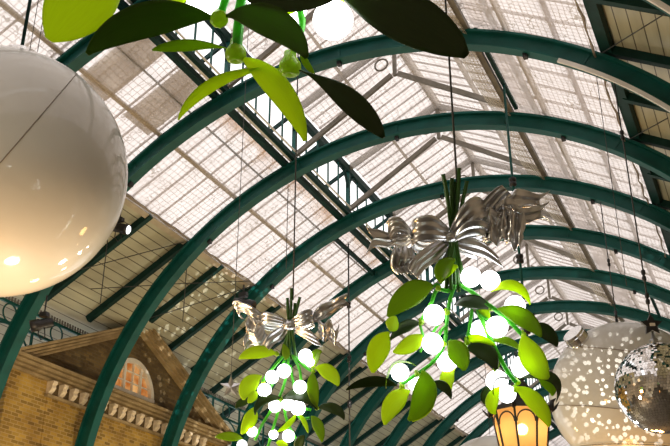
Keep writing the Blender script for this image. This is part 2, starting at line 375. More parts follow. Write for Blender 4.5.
for k in range(-1, 11):
    y = ya(k)
    t = empty('lantern_truss', (0, y, ZC+10.2), 'grey timber lantern truss with ring over the %s teal arch counted from the front' % ORD[k+1], 'truss', 'lantern trusses along the roof ridge')
    o = t.location
    for s in (-1, 1):
        MB().bar((0, y, ZR-.22), (s*3.3, y, ZC+11.45), .12, .16).build('truss_rafter', M['grey_timber'], t, o)
        MB().bar((s*.10, y, ZC+11.9), (s*3.2, y, ZC+9.95), .10, .14).build('strut', M['grey_timber'], t, o)
    MB().bar((0, y, ZC+11.85), (0, y, ZR-.2), .1, .1, (0, 1, 0)).build('king_post', M['grey_timber'], t, o)
    ring = [(math.cos(a)*.2-.42, y, ZC+12.35+math.sin(a)*.2) for a in [2*PI*i/16 for i in range(16)]]
    MB().tube(ring, .03, 6, closed=True).build('ring', M['grey_timber'], t, o)

# ------------------------------------------------------------------ arches
def arc_ring(mb, y0, y1, r0, r1, a0, a1, n=72, leg=None):
    vs = []
    for i in range(n+1):
        a = a0+(a1-a0)*i/n
        for r, y in ((r0, y0), (r1, y0), (r1, y1), (r0, y1)): vs.append((r*math.cos(a), y, ZC+r*math.sin(a)))
    fs = []
    for i in range(n):
        for j in range(4): fs.append((i*4+j, i*4+(j+1) % 4, (i+1)*4+(j+1) % 4, (i+1)*4+j))
    fs += [(0, 1, 2, 3), (n*4+3, n*4+2, n*4+1, n*4)]
    mb.add(vs, fs)
ARCH = {-1: 'teal roof arch nearest the front, mostly behind the biggest mistletoe leaves', 0: 'teal roof arch passing right behind the big left bauble',
        1: 'teal roof arch crossing the left half of the brick pediment window wall', 2: 'teal roof arch coming down over the right slope of the brick pediment',
        3: 'teal roof arch behind the silver bow, its left leg beside the smaller mistletoe', }
A0, A1 = R(9), R(171)
for k in range(-1, 11):
    y = ya(k)
    r = empty('roof_arch', (0, y, ZC), ARCH.get(k, 'teal roof arch far down the hall, %s of the row from the front' % ORD[k+1]), 'arch', 'teal iron roof arches')
    o = r.location
    b = MB(); arc_ring(b, y-.035, y+.035, 9.82, 10.16, A0, A1); b.build('web', M['teal'], r, o)
    b = MB(); arc_ring(b, y-.15, y+.15, 9.78, 9.83, A0, A1); b.build('bottom_flange', M['teal'], r, o)
    b = MB(); arc_ring(b, y-.15, y+.15, 10.15, 10.21, A0, A1); b.build('top_flange', M['teal'], r, o)
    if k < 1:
        b = MB(); arc_ring(b, y-.16, y-.10, 9.70, 9.79, R(20), R(57), 30); b.build('lit_soffit_strip', M['white_paint'], r, o)  # white strip stands in for light caught under the arch
    for i, adeg in enumerate((18, 36, 54, 72, 90, 108, 126, 144, 162)):
        a = R(adeg); b = MB(); arc_ring(b, y-.055, y-.036, 9.835, 10.145, a-.004, a+.004, 1); b.build('joint_plate', M['teal'], r, o)
    for adeg in (62, 90, 128):
        a = R(adeg); p = V((9.76*math.cos(a), y, ZC+9.76*math.sin(a)))
        MB().box(p-V((.05, .06, .09)), p+V((.05, .06, .03))).build('clamp', M['black'], r, o)
    for s in (-1, 1):                                     # legs standing on the floor
        a = A1 if s < 0 else A0
        p = V((10*math.cos(a), y, ZC+10*math.sin(a)))
        MB().bar((p.x, y, p.z+.05), (s*10.02, y, 0), .3, .4, (1, 0, 0)).build('leg', M['teal'], r, o)
# rafters at every half bay
for s, nm in ((-1, 'left'), (1, 'right')):
    c = 0
    for h in (range(-1, 21) if s < 0 else range(-2, 7)):
        y = Y0+h*BAY/2+(.12 if s < 0 else -.05)
        x0, x1 = (6.85*s, 12.3*s) if s < 0 else (6.4*s, 11.85*s)
        if s < 0 and abs(y-24.1) < 4.8:
            x1 = -10.3 if abs(y-24.1) > 1.5 else -9.45
        rf = tag(MB().bar((x0, y, roof_z(x0, 10.26)), (x1, y, roof_z(x1, 10.26)), .16, .20, (0.5*s, 0, .866)).build('roof_rafter', M['green_dark']),
            'dark green rafter under the %s boarded slope, %s from the front' % (nm, ORD[c]), 'rafter', 'dark green roof rafters')
        c += 1
# hang beams in the glazing
HB = [((3.46, ya(0)+.15), (3.46, ya(1)-.1), 10.2, 'right glazing in front of the tall hanging rod'), ((-3.95, ya(2)+.1), (-3.95, ya(3)-.1), 9.98, 'left glazing near the silver bow'),
      ((5.0, ya(4)+.1), (5.0, ya(5)-.1), 10.2, 'right glazing above the mirror ball bracket')]
for a, b, D, t in HB:
    tag(MB().bar((a[0], a[1], roof_z(a[0], D)), (b[0], b[1], roof_z(b[0], D)), .10, .14).build('hanging_beam', M['green_dark']), 'short dark green beam between two arches under the ' + t, 'beam', 'short hanging beams')
# canvas sheets laid under the left glazing, front bay
for (u0, u1), t in (((14.45, 15.55), 'nearer'), ((16.25, 17.35), 'farther')):
    b = MB(); slope_quad(b, -3.6, roof_z(3.6, 10.3), -5.35, roof_z(5.35, 10.3), u0, u1, 4, .05, 4)
    tag(b.build('canvas_sheet', M['sheet']), 'beige canvas sheet under the left glazing, %s of the two behind the dark leaf' % t, 'canvas sheet', 'canvas sheets under the glazing')
# stained net drapes at the head of the left slope
for k in range(0, 7):
    b = MB(); y0, y1 = ya(k)+.1, ya(k+1)-.1; vs = []; uv = []; nx, ny = 6, 40
    for i in range(nx+1):
        a = i/nx
        for j in range(ny+1):
            y = y0+(y1-y0)*j/ny; fr = (j/ny)
            w = .55+.9*abs(2*fr-1)**1.5*(.6+.4*noise.noise(V((y*1.1, k, 0))))+.25*noise.noise(V((y*2.1, k*3.1, 2)))
            x = -3.55-w*a
            z = roof_z(x, 10.24)-.05*math.sin(y*11+3*noise.noise(V((y, k, 5))))-.06
            vs.append((x, y, z)); uv.append((a, y))
    b.add(vs, [(i*(ny+1)+j, (i+1)*(ny+1)+j, (i+1)*(ny+1)+j+1, i*(ny+1)+j+1) for i in range(nx) for j in range(ny)], True, uv)
    tag(b.build('stained_net', M['ochre_net']), 'ochre stained net gathered at the top of the left glazing, %s bay from the front' % ORD[k+1], 'net', 'stained nets along the lantern edge')

# ------------------------------------------------------------------ eave lattice on the left
lat = empty('lattice_girder', (-10.62, 17.5, ZC+5), 'green iron lattice girder with rings along the left eave behind the brick pediment', 'girder')
LG = lat.location; XLt = -10.62
def lg(mb, nm, m_=None): return mb.build(nm, m_ or M['teal'], lat, LG)
zt = roof_z(XLt, 10.1)-.06; zb = zt-.58
lg(MB().bar((XLt, 12, zt), (XLt, YB-1, zt), .07, .08), 'top_chord'); lg(MB().bar((XLt, 12, zb), (XLt, YB-1, zb), .07, .08), 'bottom_chord')
y = 13.9
k = 0
while y < 50:
    lg(MB().bar((XLt, y, zb-1.1), (XLt, y, zt), .06, .06, (1, 0, 0)), 'post')
    lg(MB().tube([(XLt, y+BAY/4+.26*math.cos(a), (zt+zb)/2+.26*math.sin(a)) for a in [2*PI*i/20 for i in range(20)]], .025, 6, closed=True), 'ring')
    hw = BAY/4
    lg(MB().tube([(XLt, y+hw-hw*.94*math.cos(a), zb-.85+.82*math.sin(a)) for a in [PI*i/18 for i in range(19)]], .03, 6), 'arch_bar')
    y += BAY/2; k += 1
vs = []; y = 13.9
while y < 50:
    vs += [(y, zt+.05), (y, zt+.19), (y+.06, zt+.19), (y+.06, zt+.05)]; y += .12
nn_ = len(vs); cm = MB()
cm.add([(XLt, a, b) for a, b in vs]+[(XLt, a, zt+.03) for a, b in vs]+[(XLt+.02, a, b) for a, b in vs]+[(XLt+.02, a, zt+.03) for a, b in vs],
       [(i, i+1, nn_+i+1, nn_+i) for i in range(nn_-1)]+[(2*nn_+i+1, 2*nn_+i, 3*nn_+i, 3*nn_+i+1) for i in range(nn_-1)]+[(i+1, i, 2*nn_+i, 2*nn_+i+1) for i in range(nn_-1)])
lg(cm, 'toothed_cresting', M['grey_timber'])

# ------------------------------------------------------------------ brick building
phi = R(1.2)
PB = V((-9.7, 25, 0)); bl = empty('market_building', PB, 'yellow brick building front with stone pediment and lit half round window', 'building', rz=-phi)
def bp(mb, nm, m_, par=None): return mb.build(nm, m_, par or bl)
U0 = -.88; HW = 5.55; ZB0, ZB1 = ZC+3.52, ZC+3.92; ZA = ZC+6.52
XW = -.36      # wall plane
bp(MB().box((XW-.45, -6.3, 0), (XW, 4.75, ZB0+.05)), 'wall', M['brick'])
bp(MB().box((XW, -4.75, 0), (XW+.015, 3.05, ZB0-.42)), 'centre_bay', M['brick'])
# tympanum with a half round opening
lr = 1.13; LZ = ZC+4.12
slope = (ZA-ZB1)/HW
def prof_ty(u): return ZA-.12-slope*abs(u-U0)
vs = []; fs = []
arc = [(U0+lr*math.cos(PI*i/24), LZ+lr*1.04*math.sin(PI*i/24)) for i in range(25)]
tri = MB()
outer = []
for i in range(25):
    a = PI*i/24; dx, dz = math.cos(a), math.sin(a)
    # ray from window centre to tympanum outline
    best = 1e9
    z0 = LZ
    den = dz+slope*abs(dx)
    best = (ZA-.12-z0)/den if den > 1e-6 else 1e9
    outer.append((U0+dx*best, z0+dz*best))
XT = XW-.06
pv = [(XT, u, z) for u, z in arc]+[(XT, u, z) for u, z in outer]+[(XT-.3, u, z) for u, z in arc]+[(XT-.3, u, z) for u, z in outer]
n = 25
for i in range(24):
    fs.append((i, i+1, n+i+1, n+i)); fs.append((2*n+i, 3*n+i, 3*n+i+1, 2*n+i+1)); fs.append((i, 2*n+i, 2*n+i+1, i+1)); fs.append((n+i, n+i+1, 3*n+i+1, 3*n+i))
ty = MB(); ty.add(pv, fs)
ty.box((XT-.3, U0-HW+.2, ZB1-.2), (XT, U0+HW-.2, LZ))
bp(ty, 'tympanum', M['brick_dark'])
# cornice: stepped base moulding
cn = MB()
for xo, z0, z1 in ((.36, ZB1-.09, ZB1), (.22, ZB1-.115, ZB1-.09), (.29, ZB1-.2, ZB1-.115), (.15, ZB1-.225, ZB1-.2), (.20, ZB1-.29, ZB1-.225), (.06, ZB1-.315, ZB1-.29), (.10, ZB0, ZB1-.315)):
    cn.box((XW-.2, U0-HW-.15+(.36-xo)*.6, z0), (XW+xo, U0+HW+.15-(.36-xo)*.6, z1))
bp(cn, 'cornice', M['stone'])
bp(MB().box((XW-.1, -4.85, ZB0-.44), (XW+.12, 3.15, ZB0-.36)), 'bracket_ledge', M['stone'])
bp(MB().box((XW-.1, -4.78, ZB0-.38), (XW+.04, 3.08, ZB0)), 'shaded_frieze', M['brick_dark'])  # shade between the brackets, put into the dark brick colour
nbk = 18
for i in range(nbk):
    u = -4.72+7.74*i/(nbk-1)
    b = MB(); pr = [(0, 0), (.24, 0), (.24, -.07), (.19, -.12), (.21, -.19), (.15, -.27), (.07, -.33), (0, -.36)]
    b.prism([(XW+x, u-.085, ZB0+z) for x, z in pr], (0, .17, 0))
    bp(b, 'bracket', M['stone_pale'])
# raking cornices
for s in (-1, 1):
    rk = MB()
    a = V((0, U0, ZA)); e = V((0, U0+s*(HW+.15), ZB1-.02))
    d = (e-a).normalized(); nrm = V((0, -d.z*s, d.y*s)); nrm = nrm if nrm.z > 0 else -nrm
    for xo, o0, o1 in ((.36, -.08, 0), (.22, -.105, -.08), (.29, -.18, -.105), (.15, -.205, -.18), (.21, -.27, -.205), (.06, -.295, -.27), (.10, -.37, -.295)):
        poly = [V((XW-.3, 0, 0))+a+nrm*o0*1.0, V((XW-.3, 0, 0))+a+nrm*o1, V((XW-.3, 0, 0))+e+nrm*o1, V((XW-.3, 0, 0))+e+nrm*o0]
        for q in (0, 1): poly[q] = V((poly[q].x, U0, poly[q].z+ (0 if q else 0)))
        rk.prism(poly, (xo+.3, 0, 0))
    bp(rk, 'raking_cornice', M['stone'])
# lunette window
fr = MB()
ring = []
for r0, r1 in ((1.0, .9),):
    for i in range(25):
        a = PI*i/24; c, s_ = math.cos(a), math.sin(a)
        for rr, x in ((lr, XT+.02), (lr*.87, XT+.02), (lr*.87, XT-.14), (lr, XT-.14)): ring.append((x, U0+rr*c, LZ+1.04*rr*s_))
fr.add(ring, [(i*4+j, i*4+(j+1) % 4, (i+1)*4+(j+1) % 4, (i+1)*4+j) for i in range(24) for j in range(4)])
fr.box((XT-.14, U0-lr, LZ-.02), (XT+.04, U0+lr, LZ+.09))
for u in (-.42, 0.0, .42):
    fr.box((XT-.1, U0+u-(.05 if abs(u) > .1 else .02), LZ), (XT-.03, U0+u+(.05 if abs(u) > .1 else .02), LZ+1.02*math.sqrt(max(lr**2*.85-u*u, .01))))
for h in (.38, .72):
    w = math.sqrt(lr*lr*.8-h*h); fr.box((XT-.1, U0-w, LZ+h-.018), (XT-.04, U0+w, LZ+h+.018))
wf_ = bp(fr, 'window_frame', M['window_white'])
pn = MB(); pv = [(XT-.12, U0, LZ)]+[(XT-.12, U0+lr*.95*math.cos(PI*i/24), LZ+lr*.98*math.sin(PI*i/24)) for i in range(25)]
pn.add(pv, [(0, i, i+1) for i in range(1, 25)]); bp(pn, 'window_pane', M['lit_pane'], wf_)

# ------------------------------------------------------------------ baubles
def cap(mb, p, d, r, h): mb.lathe([(1e-3, 0), (r, 0), (r, h*.2), (r*1.06, h*.25), (r*1.06, h*.75), (r, h*.8), (r, h), (1e-3, h)], p, d, 24, False)
def bauble(px, py, d, rpx, label, seams, capdir, ry=1.0, caps=(1, 1)):
    c = at(px, py, d); depth = d
    r = rpx*d/F
    root = empty('giant_bauble', c, label, 'bauble', 'giant white baubles')
    b = MB(); b.sphere((0, 0, 0), r, 64, 40)
    for v in b.v: v.z *= ry
    b.build('shell', M['pearl'], root)
    for nrm, off in seams:
        nn = V(nrm).normalized(); x = nn.orthogonal().normalized(); y = nn.cross(x); rr = math.sqrt(1-off*off)*r*1.002
        pts = [nn*off*r+(x*math.cos(a)+y*math.sin(a))*rr for a in [2*PI*i/72 for i in range(72)]]
        for p in pts: p.z *= ry
        MB().tube(pts, .0055*d/9, 5, closed=True).build('seam', M['seam'], root)
    if capdir:
        cd = V(capdir).normalized(); m_ = MB(); cap(m_, cd*r*.97, cd, .145*r*caps[0], .17*r*caps[1]); m_.build('cap', M['chrome'], root)
    return root, c, r
# left bauble: a straight seam running down to the left across the front
b1, c1, r1 = bauble(0, 172, 15.1, 125, 'huge cream bauble filling the left edge of the picture', [], (0, 0, 1))
p1, p2 = ray(74, 77), ray(0, 163)
nn = p1.cross(p2).normalized(); o_ = c1-CAM; off = -nn.dot(o_)/r1
def add_seam(root, r, nrm, off, w):
    nn = V(nrm).normalized(); x = nn.orthogonal().normalized(); y = nn.cross(x); rr = math.sqrt(1-off*off)*r*1.002
    MB().tube([nn*off*r+(x*math.cos(a)+y*math.sin(a))*rr for a in [2*PI*i/72 for i in range(72)]], w, 5, closed=True).build('seam', M['seam'], root)
add_seam(b1, r1, nn, off, .008)
D2 = at_y(627, 396, ya(2))
b2, c2, r2 = bauble(627, 396, D2, 76, 'white bauble behind the mirror ball, speckled with spots of light', [], V(-RIGHT*.66+UP*.74-FWD*.12), .97)
for (q0, q1) in (((560, 340), (630, 352)), ((552, 401), (625, 413)), ((556, 443), (640, 447))):
    a, b = ray(*q0), ray(*q1); nn = a.cross(b).normalized(); off = -nn.dot(c2-CAM)/r2
    nn2 = (nn+FWD*(.12 if nn.dot(UP) > 0 else -.12)).normalized()
    add_seam(b2, r2, nn2, max(-.95, min(.95, -nn2.dot((c2-CAM).normalized()*0+ (c2-CAM)-((CAM+a*D2*.95)-CAM))/r2)), .011)
b3, c3, r3 = bauble(494, 493, at_y(494, 493, ya(3)), 56, 'pale bauble low behind the lit amber street lamp', [], None)

# mirror ball
DM = at_y(661, 388, ya(0)); mbc = at(661, 388, DM); mr = 45*DM/F; ms_ = mr/.495
mbr = empty('mirror_ball', mbc, 'mirror ball of tiny square tiles hanging at the right edge', 'mirror ball')
MB().sphere((0, 0, 0), mr*.985, 40, 24).build('core', M['grout'], mbr)
tl = MB(); nv = 52
rnd = random.Random(3)
for i in range(nv):
    v0, v1 = PI*i/nv, PI*(i+1)/nv; vm = (v0+v1)/2; nu = max(4, int(2*PI*math.sin(vm)*nv/PI))
    for j in range(nu):
        u = 2*PI*(j+.5)/nu; nrm = V((math.sin(vm)*math.cos(u), math.sin(vm)*math.sin(u), math.cos(vm)))
        nrm2 = (nrm+V((rnd.gauss(0, .035), rnd.gauss(0, .035), rnd.gauss(0, .035)))).normalized()
        tx = V((-math.sin(u), math.cos(u), 0)); tx = (tx-nrm2*tx.dot(nrm2)).normalized(); tyv = nrm2.cross(tx)
        h = mr*PI/nv*.47; hw = mr*math.sin(vm)*PI/nu*.94; hw = min(hw, h*1.2); c = nrm*mr*1.0
        tl.add([c-tx*hw-tyv*h, c+tx*hw-tyv*h, c+tx*hw+tyv*h, c-tx*hw+tyv*h], [(0, 1, 2, 3)])
tl.build('mirror_tiles', M['mirror'], mbr)
MB().lathe([(1e-3, .0), (.05*ms_, 0), (.05*ms_, .06*ms_), (.02*ms_, .08*ms_), (.012*ms_, .16*ms_), (1e-3, .16*ms_)], (0, 0, mr), (0, 0, 1), 12).build('neck', M['steel'], mbr)
# black star shaped motor bracket above the ball
st = MB(); sc_ = mbc+V((0, 0, mr+.235*ms_)); fwdh = V((FWD.x, FWD.y, 0)).normalized(); rx = V((RIGHT.x, RIGHT.y, 0)).normalized()
poly = []
for i in range(10):
    a = PI/2+PI*i/5; rr = (.13 if i % 2 == 0 else .065)*ms_; poly.append(sc_+rx*rr*math.cos(a)+V((0, 0, 1))*rr*math.sin(a)-fwdh*.03-mbc)
st.prism(poly, fwdh*.06); st.build('star_bracket', M['black'], mbr)
MB().frame_box(sc_-mbc-fwdh*.03+rx*.01, rx*.05, V((0, 0, .028)), fwdh*.012).build('badge', M['window_white'], mbr)

# ------------------------------------------------------------------ cables and rods
def rod(p, z1, r, label, cat='cable', m_=None, name='cable', fittings=(), grp='hanging cables and rods'):
    p = V(p); root = empty(name, (p.x, p.y, z1), label, cat, grp)
    MB().tube([(0, 0, 0), (0, 0, (p.z-z1)*.5), (0, 0, p.z-z1)], r, 6).build('line', m_ or M['cable'], root)
    for f in fittings:
        z = (p.z-z1)*f
        MB().lathe([(r, -.12), (r*2.6, -.10), (r*2.6, -.03), (r*1.4, 0), (r*2.6, .03), (r*2.6, .10), (r, .12)], (0, 0, z), (0, 0, 1), 8).build('clamp', M['black'], root)
    return root
# left bauble suspension
top = c1+V((0, 0, r1*1.09))
rod((c1.x-.0, c1.y, roof_z(c1.x, 10.2)), c1.z+r1+.04, .03, 'green rod holding the huge left bauble', 'rod', M['green_dark'], 'hanging_rod')
for px in (30, 38):
    q = at(px, 49, 15.1); rod((q.x, q.y, roof_z(q.x, 10.2)), q.z-.05, .006, 'thin wire beside the rod above the huge left bauble, %s one' % ('left' if px == 30 else 'right'))
def arch_z(x): return ZC+math.sqrt(9.77**2-x*x)
rod((c2.x, c2.y, arch_z(c2.x)), c2.z+r2*.966, .016, 'dark cable above the speckled white bauble', fittings=(.03, .09, .5))
rod((mbc.x, mbc.y, arch_z(mbc.x)), mbc.z+mr+.33*ms_, .016, 'dark cable holding the mirror ball', fittings=(.07, .16, .75))
rod((mbc.x-.34, mbc.y, arch_z(mbc.x-.34)), mbc.z+mr+.75*ms_, .008, 'thin wire left of the mirror ball cable')
rod((3.46, 20.3, roof_z(3.46, 10.2)), ZC+2.2, .035, 'teal rod with clamps hanging between the bow and its star tails', 'rod', M['teal'], 'hanging_rod', (.35, .12, .62))
rod((-3.95, ya(2)+1.6, roof_z(3.95, 10.2)), ZC+2.0, .028, 'dark rod with clamps hanging left of the larger mistletoe', 'rod', M['cable'], 'hanging_rod', (.25, .45, .7))
q = at(108, 236, d_roof(108, 236, 10.0)); rod((q.x, q.y, roof_z(q.x, 10.36)), q.z-2.0, .014, 'dark cable hanging by the stage spotlight')
q = at(188, 250, d_roof(188, 250, 10.1)); rod((q.x, q.y, roof_z(q.x, 10.36)), q.z-2.3, .014, 'dark cable hanging in front of the boarded slope right of the pediment apex')
rod((c3.x, c3.y, arch_z(c3.x)), c3.z+r3-.004, .010, 'dark cable of the pale bauble behind the street lamp')
q = at(288, 190, d_roof(288, 190, 10.1)); rod((q.x, q.y, roof_z(q.x, 10.36)), q.z-2.6, .012, 'thin dark cable left of the smaller mistletoe stems')
def tie(a, b, side, label, D=10.08):
    p, q = on_roof(*a, D, side), on_roof(*b, D, side)
    tag(MB().tube([p, (p+q)/2, q], .014, 6).build('tie_rod', M['cable']), label, 'tie rod', 'thin tie rods under the roof')
tie((60, 275), (184, 242), -1, 'thin tie rod below the stage spotlight on the left boards')
tie((90, 289), (190, 283), -1, 'thin tie rod above the pediment apex', 10.0)
tie((150, 318), (256, 285), -1, 'thin tie rod running right from the pediment apex', 9.98)
tie((172, 284), (250, 281), -1, 'short tie rod between two rafters right of the second arch')
tie((602, 53), (668, 12), 1, 'thin tie rod across the upper right boards')
tie((628, 140), (668, 118), 1, 'short tie rod on the right boards below the nearest rafter')
# floodlights
def spot(px, py, d, s, label, lens=True, yaw_=0, arm=.3):
    c = at(px, py, d); root = empty('stage_light', c, label, 'spotlight', 'black stage lights')
    ax = (RIGHT*math.cos(yaw_)-UP*.18-FWD*.35).normalized()
    MB().lathe([(1e-3, -.22*s), (.09*s, -.22*s), (.11*s, -.12*s), (.11*s, .05*s), (.13*s, .06*s), (.13*s, .26*s), (.115*s, .27*s), (.11*s, .2*s), (1e-3, .2*s)], (0, 0, 0), ax, 20).build('housing', M['black'], root)
    if lens: MB().lathe([(1e-3, .225*s), (.115*s, .225*s), (.10*s, .27*s), (1e-3, .285*s)], (0, 0, 0), ax, 20).build('lens', M['lens'], root)
    pts = [V((0, 0, -.05*s))+FWD*.13*s, V((0, 0, .10*s))+FWD*.16*s, V((0, 0, .2*s)), V((0, 0, .2*s+arm))]
    MB().tube(pts, .018*s, 6).build('yoke', M['black'], root)
    MB().box((-.09*s, -.06*s, .16*s), (.09*s, .06*s, .26*s)).build('clamp', M['black'], root)
    MB().tube([V((.06*s, 0, -.1*s)), V((.1*s, 0, -.3*s)), V((0, 0, -.36*s)), V((-.1*s, 0, -.22*s)), V((-.08*s, 0, 0))], .012*s, 6).build('cord', M['black'], root)
spot(119, 228, d_roof(119, 228, 9.85), 1.15, 'black stage spotlight with glowing lens at the right edge of the huge bauble', arm=.45)
spot(43, 324, 22.4, 1.1, 'black floodlight under the left eave above the pediment corner', False, PI, .5)
spot(243, 304, 24.6, 1.2, 'black floodlight clamped to an arch behind the smaller bow', False, .4, .3)

# ------------------------------------------------------------------ mistletoe chandeliers
def catmull(P, n):
    out = []; k = len(P)
    for i in range(k-1):
        p0 = P[max(i-1, 0)]; p1 = P[i]; p2 = P[i+1]; p3 = P[min(i+2, k-1)]
        for j in range(n):
            t = j/n
            out.append(tuple(.5*(2*b+(c-a)*t+(2*a-5*b+4*c-d)*t*t+(-a+3*b-3*c+d)*t**3) for a, b, c, d in zip(p0, p1, p2, p3)))
    out.append(tuple(P[-1])); return out
class Plant:
    def __init__(s, D, root_px, label):
        s.D = D; s.u = D/F; s.o = at(root_px[0], root_px[1], D)
        s.root = empty('mistletoe_chandelier', s.o, label, 'chandelier', 'giant mistletoe chandeliers')
    def P(s, x, y, d=0): return at(x, y, s.D+d*s.u)
    def vec(s, x, y, d=0): return (RIGHT*x-UP*y+FWD*d)*s.u
    def bulb(s, x, y, r, d=0):
        b = MB(); b.sphere(s.P(x, y, d), r*s.u, 24, 14)
        return b.build('berry_bulb', M['bulb'], s.root, s.o)
    def stem(s, pts, r, m_='stem_lit', ends=None):
        q = [p if len(p) > 2 else (p[0], p[1], 0) for p in pts]
        c = catmull([tuple(map(float, p)) for p in q], 5); W = [s.P(*p) for p in c]; n = len(W)
        rs = [r*s.u*(1+.28*math.cos(2*PI*i/(n-1)*max(1, len(pts)-1))**4*.6) for i in range(n)]
        return MB().tube(W, rs, 8).build('stem', M[m_], s.root, s.o)
    def hub(s, x, y, r, d=0, ax=(0, 1, 0), m_='hub'):
        a = s.vec(*ax).normalized(); R_ = r*s.u
        b = MB().lathe([(1e-3, -1.3*R_), (.55*R_, -1.3*R_), (.6*R_, -.7*R_), (R_, -.1*R_), (1.05*R_, .4*R_), (.8*R_, .9*R_), (.5*R_, 1.0*R_), (1e-3, .8*R_)], s.P(x, y, d), a, 10)
        return b.build('calyx', M[m_], s.root, s.o)
    def leaf(s, base, tip, w, tone='g', arch=(0, 0, 0), roll=0, fold=.18, shape=.85, wave=0, curl=0):
        b = s.P(*base); t = s.P(*tip); ar = s.vec(*arch); L = (t-b); Ln = L.length; ax = L.normalized()
        view = (s.o-CAM).normalized(); nrm0 = -(view-ax*view.dot(ax)).normalized()
        side0 = ax.cross(nrm0).normalized()
        side = side0*math.cos(R(roll))+nrm0*math.sin(R(roll)); nrm = side.cross(ax).normalized()
        if nrm.dot(nrm0) < 0: pass
        n, mm = 22, 8; W = w*s.u/2; th = max(.012, .018*w/20)*s.D/9*.8
        cs = []
        for i in range(n+1):
            u = i/n; cs.append(b+L*u+ar*(4*u*(1-u))**.9+nrm*curl*s.u*u*u)
        vs = []; uv = []
        for layer in (1, -1):
            for i in range(n+1):
                u = i/n
                tg = (cs[min(i+1, n)]-cs[max(i-1, 0)]).normalized()
                sd = (side-tg*side.dot(tg)).normalized(); nn = sd.cross(tg).normalized()
                wu = max(.09*(1-u)+.0, (math.sin(PI*min(1, u**shape)))**(.95 if u**shape < .5 else .62))*W
                if u > .985: wu = W*.14
                for j in range(mm+1):
                    q = 2*j/mm-1
                    p = cs[i]+sd*q*wu+nn*(fold*abs(q)**1.3*wu + layer*th*(1-q*q*.9)*(.5 if u < .98 else .2) + wave*s.u*math.sin(5*u+2)*q)
                    vs.append(p); uv.append((u*3, (q+1)*.5))
        st_ = (n+1)*(mm+1); fs = []
        for i in range(n):
            for j in range(mm):
                a = i*(mm+1)+j; fs.append((a, a+1, a+mm+2, a+mm+1)); fs.append((st_+a, st_+a+mm+1, st_+a+mm+2, st_+a+1))
            for j in (0, mm):
                a = i*(mm+1)+j; fs.append((a, a+mm+1, st_+a+mm+1, st_+a) if j == 0 else (a, st_+a, st_+a+mm+1, a+mm+1))
        for j in range(mm):
            fs.append((j, st_+j, st_+j+1, j+1)); a = n*(mm+1)+j; fs.append((a, a+1, st_+a+1, st_+a))
        g = MB(); g.add(vs, fs, True, uv)
        return g.build('leaf', M[{'l': 'leaf_lit', 'g': 'leaf_half_lit', 'd': 'leaf_shaded', 'm': 'leaf_half_shaded'}[tone]], s.root, s.o)
    def ribbon(s, pts, hws, pleat=1.2, npl=3, notch=0, parent=None, name='ribbon', nst=7, crumple=0):
        c = catmull([tuple(map(float, p)) for p in pts], nst); h = catmull([tuple(map(float, p)) for p in hws], nst)
        n = len(c); m_ = 14; rows = []
        sd = random.uniform(0, 50)
        for i in range(n):
            p = s.P(*c[i]); hv = s.vec(*h[i])
            t = s.P(*c[min(i+1, n-1)])-s.P(*c[max(i-1, 0)]); nn = t.cross(hv).normalized(); row = []
            for j in range(m_+1):
                q = 2*j/m_-1
                pl = .75*pleat*math.sin(npl*PI*q+sd)+.25*pleat*math.sin(npl*1.7*PI*q+i*.12)
                cz = crumple*noise.noise(V((i*.16+sd, q*1.3, sd)))
                x = p+hv*q+nn*(pl+cz*2)*s.u
                if notch and i > n-6:
                    k_ = (i-(n-6))/5; x = x - t.normalized()*notch*s.u*(1-abs(q))*k_ + hv*(q*abs(q))*.35*k_*(1 if notch > 6 else 0)
                row.append((x, nn))
            rows.append(row)
        th = .35*s.u; vs = [x+nn*th for r_ in rows for x, nn in r_]+[x-nn*th for r_ in rows for x, nn in r_]
        k = m_+1; st_ = n*k; fs = []
        for i in range(n-1):
            for j in range(m_):
                a = i*k+j; fs.append((a, a+1, a+k+1, a+k)); fs.append((st_+a, st_+a+k, st_+a+k+1, st_+a+1))
            for j in (0, m_):
                a = i*k+j; fs.append((a, a+k, st_+a+k, st_+a) if j == 0 else (a, st_+a, st_+a+k, a+k))
        for j in range(m_):
            fs.append((j, st_+j, st_+j+1, j+1)); a = (n-1)*k+j; fs.append((a, a+1, st_+a+1, st_+a))
        g = MB(); g.add(vs, fs, True)
        return g.build(name, M['silver'], parent or s.root, s.o if parent is None else s.o)

def make_bow(p, knot):
    b = MB(); b.sphere(p.P(*knot), 1, 16, 10)
    c = p.P(*knot)
    for v in b.v:
        d = v-c; v[:] = c+RIGHT*d.dot(RIGHT)*p.u*7+UP*d.dot(UP)*p.u*5.5+FWD*d.dot(FWD)*p.u*7
    return b.build('bow', M['silver'], p.root, p.o)

# ---- larger mistletoe (centre right)
p = Plant(9.0, (452, 236), 'larger mistletoe chandelier with bulbs and big silver bow, right of centre')
bow = make_bow(p, (450, 237, -4))
rb = lambda *a, **k: p.ribbon(*a, parent=bow, **k)
rb([(449, 234, -6), (434, 228, -17), (418, 229, -16), (412, 235, -3), (419, 245, 10), (436, 246, 10), (449, 240, 3)], [(0, 6, 0), (0, 12, 2), (0, 12.5, 2), (-1, 13, 2), (0, 9, 4), (0, 8, 4), (0, 5, 2)], 1.1, 3, name='bow_loop')
rb([(452, 233, -6), (464, 219, -15), (477, 208, -15), (485, 208, -2), (480, 216, 9), (466, 226, 9), (452, 236, 3)], [(2, 4, 0), (5, 9, 2), (6, 10, 2), (4, 10, 2), (4, 8, 3), (4, 7, 3), (2, 4, 2)], 1.2, 3, name='bow_loop')
rb([(453, 239, -6), (466, 230, -14), (480, 228, -13), (487, 233, -1), (480, 240, 11), (467, 242, 9), (453, 241, 3)], [(1, 3, 0), (1, 7, 4), (0, 7.5, 5), (-1, 7, 5), (0, 6, 6), (0, 5, 4), (1, 3, 2)], .7, 2, name='bow_loop')
